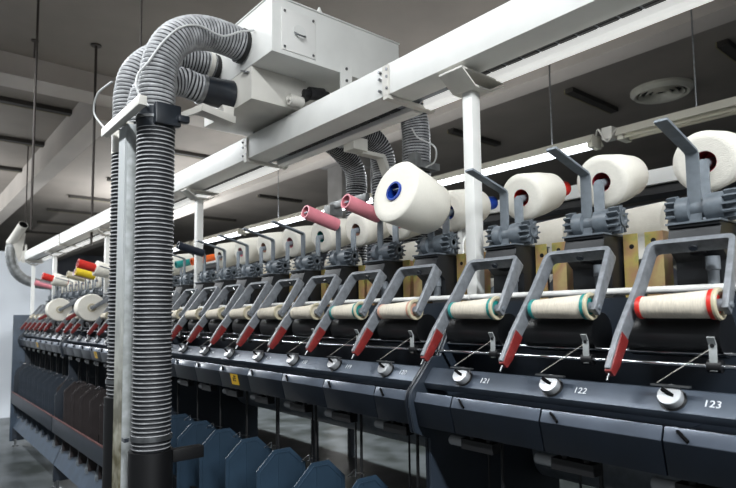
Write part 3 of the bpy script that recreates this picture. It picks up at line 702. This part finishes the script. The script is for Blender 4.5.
# ------------------------------------------------------------------ neighbouring machine behind
O = (-4, 2.9, -E)
N = thing('neighbouring_machine', 'dark neighbouring machine with white overhead rail seen behind the cones', 'textile machine', O)
p = MB(); p.box(-8.5, .6, 2.95, 3.5, -.60, -.15); ob('body', p.mesh('body', M['frame_navy'], O, bevel=.01), N)
p = MB(); p.box(-8.5, .6, 2.9, 3.1, .63, .705); ob('rail', p.mesh('rail', M['white_paint'], O, bevel=.003), N)
p = MB(); p.box(-8.5, .6, 2.93, 3.08, .585, .63); ob('slotted_strip', p.mesh('slotted_strip', M['black'], O), N)
for px in (-6.4, -4.4, -2.6, -.1):
    for yy in (3.0, 3.42):
        p = MB(); p.box(px-.025, px+.025, yy-.025, yy+.025, -E+.002, -.60); ob('leg', p.mesh('leg', M['frame_navy'], O), N)
    p = MB(); p.box(px-.02, px+.02, 2.99, 3.03, -.15, .63); ob('post', p.mesh('post', M['white_paint'], O), N)
p = MB(); p.box(-8.5,.6,3.0,3.2,-.15,.12); ob('creel_box', p.mesh('creel_box', M['housing_black'], O), N)
p = MB(); p.lathe([(0,.025),(0,.06),(.008,.067),(.17,.054),(.18,.048),(.18,.02)], (0,3.05,.22), (0,-.97,.24), 24); nc_me = p.mesh('cone_yarn', M['yarn'], (0,3.05,.22), angle=50)
k = 0
for i in range(14):
    k += 1; x = -.3-.42*i
    t = thing('yarn_cone', 'white cone on the neighbouring machine, %s from the right' % ORD[k], 'yarn cone', (x, 3.05, .22), 'cones on the neighbouring machine')
    ob('yarn', nc_me, t)
    p = MB(); p.bar((0,3.08,.11),(0,3.06,.22), .025, .006); ob('peg', p.mesh('peg', M['stand_grey'], (0,3.05,.22)), t)

# ------------------------------------------------------------------ grey duct elbow at the far end
D = thing('ventilation_duct', 'grey metal duct elbow with open round end at the far left', 'duct', (-8.5, 1.3, .45)); O = (-8.5,1.3,.45)
pts = [(-8.5,1.14,.97),(-8.5,1.12,.85),(-8.5,1.14,.70),(-8.5,1.20,.57),(-8.5,1.32,.48),(-8.5,1.5,.44),(-8.5,1.75,.43),(-8.5,2.2,.43)]
c = resample(spline(pts, 10), .012); p = MB(); p.sweep(c, [.062+(.004 if i % 3 == 0 else 0) for i in range(len(c))], 24); ob('flexible_pipe', p.mesh('flexible_pipe', M['duct_steel'], O, angle=60), D)
a = Vector((-8.5,1.12,.96)); b = Vector((-8.22,1.21,1.17)); d = (b-a).normalized()
p = MB(); p.lathe([(0,.056),((b-a).length,.056),((b-a).length,.050),(.05,.048)], a, d, 26, closed=(True, True), mis=[0,0,1,1]); ob('outlet', p.mesh('outlet', [M['cream_paint'], M['black']], O), D)
p = MB(); p.prism([(1.12,.98),(1.25,1.12),(1.27,1.08),(1.22,.72),(1.20,.72)], -8.45, -8.43); ob('bracket', p.mesh('bracket', M['cream_paint'], O), D)
p = MB(); p.box(-8.53,-8.47,1.62,1.68,-E+.002,.36); ob('stand', p.mesh('stand', M['grey_paint'], O), D)

# ------------------------------------------------------------------ room
ZC = 2.4
X0, X1, Y0, Y1 = -24, 9, -4, 13
p = MB(); p.box(X0, X1, Y0, Y1, -E-.1, -E); struct('floor', p, M['floor'])
p = MB(); p.box(X0, X1, Y0, Y1, ZC, ZC+.1); struct('ceiling', p, M['ceiling'])
p = MB(); p.box(X0, X1, Y1, Y1+.1, -E, ZC); struct('wall_back', p, M['wall_dark'])
p = MB(); p.box(X0-.1, X0, Y0, Y1, -E, ZC); struct('wall_end', p, M['wall_dark'])
p = MB(); p.box(-9.4, -9.3, -3.0, 1.75, -E, .93); struct('wall_left', p, M['wall_white'])
p = MB(); p.box(X0, X1, 4.18, 4.41, 2.0, ZC); struct('trim_1', p, M['girder'])
p = MB(); p.box(-6.25, -5.9, Y0, 4.18, 2.2, ZC); struct('trim_2', p, M['girder'])
p = MB(); p.box(X0, -6.25, 1.5, 1.72, 2.05, ZC); struct('trim_3', p, M['girder'])
k = 4
def ceil_slot(x, y, L=.9, w=.09):
    global k
    p = MB(); p.box(x-w/2, x+w/2, y-L/2, y+L/2, ZC-.05, ZC); p.box(x-w/2-.012, x-w/2, y-L/2, y+L/2, ZC-.055, ZC, 1)
    struct('trim_%d' % k, p, [M['slot_dark'], M['slot_edge']]); k += 1
for x, y, L in ((-7.18,.95,1.4),(-8.75,.9,1.7),(-10.5,1.0,1.6),(-12.2,3.2,1.3),(-14.0,3.2,1.4),(-16.,3.4,1.5),(-10.3,3.4,1.3),(-18.,3.4,1.5),(-8.0,3.2,1.0),
                (-3.2,6.0,1.0),(-4.9,6.0,1.0),(-1.75,6.1,1.0),(-6.6,6.0,1.0),(-3.2,9.0,1.0),(-6.6,9.,1.),(-10,6.,1.),(-10.,9.,1.),(-13.,6.,1.)):
    ceil_slot(x, y, L)
p = MB(); p.box(-1.95,-1.55,2.3,3.1,ZC-.03,ZC); struct('trim_%d' % k, p, M['slot_dark']); k += 1
def diffuser(x, y, R_, lab):
    p = MB(); prof = [(0,R_),(.02,R_),(.05,R_*.92),(.045,R_*.8)]
    p.lathe([(0,R_*.8),(0,R_),(.03,R_),(.07,R_*.88),(.06,R_*.8)], (0,0,0), (0,0,-1), 36, closed=(False,False), loop=True)
    for q in (.66, .46, .26):
        p.lathe([(.02,R_*(q-.02)),(.06,R_*(q+.07)),(.066,R_*(q+.07)),(.03,R_*(q-.02))], (0,0,0), (0,0,-1), 36, closed=(False,False), loop=True)
    p.lathe([(0,R_*.8),(.004,R_*.8)], (0,0,0), (0,0,-1), 36, mi=1)
    o = ob('air_diffuser', p.mesh('air_diffuser', [M['lamp_housing'], M['slot_dark']])); o.location = (x, y, ZC+E)
    tag(o, lab, 'air vent', 'round ceiling diffusers')
diffuser(-2.59, 6.33, .31, 'round air diffuser on the dark ceiling above the cones at right')
diffuser(-1.75, 3.55, .28, 'round ceiling diffuser at the top edge behind the rail')
diffuser(-11.2, 4.6, .3, 'distant round ceiling diffuser between the hoses and the pink tubes')

# column with haunch
O = (-6.75, 5.0, -E)
p = MB(); p.box(-6.75,-6.40,4.85,5.2,-E,2.15); p.prism([(4.7,2.15),(4.7,2.39),(5.35,2.39),(5.35,2.15)], -6.85,-6.30)
o = struct('trim_%d' % k, p, M['concrete'], .01); k += 1

# hanging rods
for x, y, zt, zb, rr, lab in ((-4.58,.72,ZC,.62,.008,'tall dark hanging rod at the far left of the photo'), (-5.27,1.285,ZC,.62,.011,'dark hanging rod with round ceiling plate left of the hoses'),
                              (-9.0,1.35,ZC,.9,.008,'thin distant hanging rod between the two dark ones'),
                              (-1.29,3.63,ZC,1.188,.005,'thin rod hanging to the unlit lamp at right'), (-2.26,3.63,ZC,1.188,.005,'thin rod hanging to the lit lamp behind the cones'),
                              (-4.3,3.63,ZC,1.188,.005,'thin rod hanging to the lamp left of the post'), (-6.1,3.63,ZC,1.188,.005,'thin rod hanging to the lamp behind the pink tubes'), (-3.0,.95,ZC,1.3,.005,'thin rod just above the bend of the nearest hose')):
    p = MB(); p.cyl((x,y,zb),(x,y,zt), rr, 8); p.cyl((x,y,zt-.012),(x,y,zt), rr*4, 14)
    single('hanging_rod', p, M['wire_dark'] if y < 3 else M['steel'], (x,y,zt), lab, 'hanging rod', 'rods hanging from the ceiling')
for x, y, lab in ((-3.85,.98,'short ceiling hook near the top left, right of the tall rod'), (-5.5,.85,'short ceiling hook left of the hoses, above the slot')):
    p = MB(); p.cyl((x,y,ZC-.16),(x,y,ZC), .008, 8); p.cyl((x,y,ZC-.01),(x,y,ZC), .03, 12)
    single('ceiling_hook', p, M['wire_dark'], (x,y,ZC), lab, 'ceiling hook', 'hooks on the ceiling')

# ------------------------------------------------------------------ fluorescent lamps
def lamp(x0, x1, y, z, lit, lab, power=0., up=0.):
    O = ((x0+x1)/2, y, z)
    t = thing('fluorescent_lamp', lab, 'ceiling lamp', O, 'fluorescent lamps in rows')
    p = MB(); p.prism([(y-.09,z+.03),(y-.05,z+.09),(y+.05,z+.09),(y+.09,z+.03),(y+.085,z+.028),(y+.045,z+.08),(y-.045,z+.08),(y-.085,z+.028)], x0, x1)
    ob('reflector', p.mesh('reflector', M['lamp_housing'], O), t)
    for yy in (y-.035, y+.035):
        p = MB(); p.cyl((x0+.04,yy,z+.03),(x1-.04,yy,z+.03), .017, 12); ob('tube', p.mesh('tube', M['tube_lit'] if lit else M['tube_off'], O), t)
    for xx in (x0, x1-.04):
        p = MB(); p.box(xx, xx+.04, y-.06, y+.06, z+.005, z+.078); ob('socket', p.mesh('socket', M['lamp_housing'], O, bevel=.004), t)
    if power:
        l = bpy.data.lights.new('lamp_light', 'AREA'); l.shape = 'RECTANGLE'; l.size = x1-x0-.1; l.size_y = .12; l.energy = power; l.color = (.93,.97,1)
        lo = bpy.data.objects.new('lamp_light', l); C.objects.link(lo); lo.parent = t; lo.location = (0,0,-.01)
    if up:                                             # added fill above the closed reflector, to brighten the ceiling
        l = bpy.data.lights.new('ceiling_fill', 'AREA'); l.shape = 'RECTANGLE'; l.size = x1-x0-.1; l.size_y = .12; l.energy = up; l.color = (.93,.97,1)
        lo = bpy.data.objects.new('ceiling_fill', l); C.objects.link(lo); lo.parent = t; lo.location = (0,0,.10); lo.rotation_euler = (math.pi,0,0)
LY = 3.63
for (a, b, lit, lab, pw, up) in ((-1.75,-.2,False,'unlit fluorescent lamp behind the rightmost cones',0,0),(-3.5,-1.92,True,'lit fluorescent lamp behind the right post',90,6),(-5.2,-3.65,True,'lit fluorescent lamp behind the big blue-cored cone',70,8),
                            (-6.9,-5.35,True,'lit fluorescent lamp behind the pink tubes',90,14),(-8.6,-7.05,True,'lit fluorescent lamp just right of the ribbed hoses, behind the cones',90,14),(-10.3,-8.75,True,'added fluorescent lamp mostly hidden behind the ribbed hoses',90,35),(-12.0,-10.45,True,'added fluorescent lamp hidden behind the two tall hoses and their post',120,95)):  # last two are added behind the hoses to light the far ceiling
    lamp(a, b, LY, 1.1, lit, lab, pw, up)
p = MB(); p.box(-1.87,-1.80,LY-.03,LY+.05,1.14,1.22); p.sweep(spline([(-1.93,LY,1.17),(-1.88,LY-.05,1.21),(-1.83,LY-.04,1.12),(-1.78,LY,1.2),(-1.74,LY,1.17)], 6), .006, 6)
single('junction_box', p, M['cream_paint'], (-1.83,LY,1.14), 'small white junction box with loose cables between two lamps', 'junction box')
for x0 in (-19.0, -16.5, -14.0, -11.5, -9.0, -7.0, -5.0, -3.0, -1.0, 1.0, 3.0, 5.0):  # far lamps and last two are added, to light far ceiling and box end
    lamp(x0, x0+1.55, -.35, 2.05 if x0 > -10 else 1.3, True, 'fluorescent lamp over the front aisle, %s' % {-19.0:'added for the far ceiling, farthest from the camera',-16.5:'added for the far ceiling, second from the far end',-14.0:'added for the far ceiling, third from the far end',-11.5:'added for the far ceiling, fourth from the far end',-9.0:'fifth from the far end',-7.0:'sixth from the far end',-5.0:'seventh from the far end',-3.0:'eighth from the far end',-1.0:'just above the camera',1.0:'behind the camera',3.0:'added fill, second behind the camera',5.0:'added fill, third behind the camera'}[x0], 150 if x0 < -10 else 58 if x0 < -4 else 46 if x0 < .5 else 160, 12 if x0 > -8 else 30 if x0 > -10 else 90)

# ------------------------------------------------------------------ light, camera, view
w = bpy.data.worlds.new('World'); bpy.context.scene.world = w; w.use_nodes = True
bg = w.node_tree.nodes['Background']; bg.inputs[0].default_value = (.86, .93, 1, 1); bg.inputs[1].default_value = .22

cam = bpy.data.cameras.new('Camera'); co = bpy.data.objects.new('Camera', cam); C.objects.link(co)
F = 570.; P_ = math.radians(4.3); A = math.radians(39.72); Rl = math.radians(.7)
f0 = Vector((-math.cos(A)*math.cos(P_), math.sin(A)*math.cos(P_), math.sin(P_)))
r0 = Vector((math.sin(A), math.cos(A), 0)); u0 = r0.cross(f0)
rr = r0*math.cos(Rl)-u0*math.sin(Rl); uu = u0*math.cos(Rl)+r0*math.sin(Rl)
mtx = Matrix(((rr.x,uu.x,-f0.x,0),(rr.y,uu.y,-f0.y,0),(rr.z,uu.z,-f0.z,E),(0,0,0,1)))
co.matrix_world = mtx
cam.sensor_width = 36; cam.lens = F/736*36; cam.shift_y = 27/736; cam.clip_start = .02
cam.dof.use_dof = True; cam.dof.focus_distance = 1.75; cam.dof.aperture_fstop = 5.6
bpy.context.scene.camera = co
vs = bpy.context.scene.view_settings
vs.view_transform = 'Standard'; vs.look = 'None'; vs.gamma = 1; vs.use_curve_mapping = False; vs.exposure = 0.08
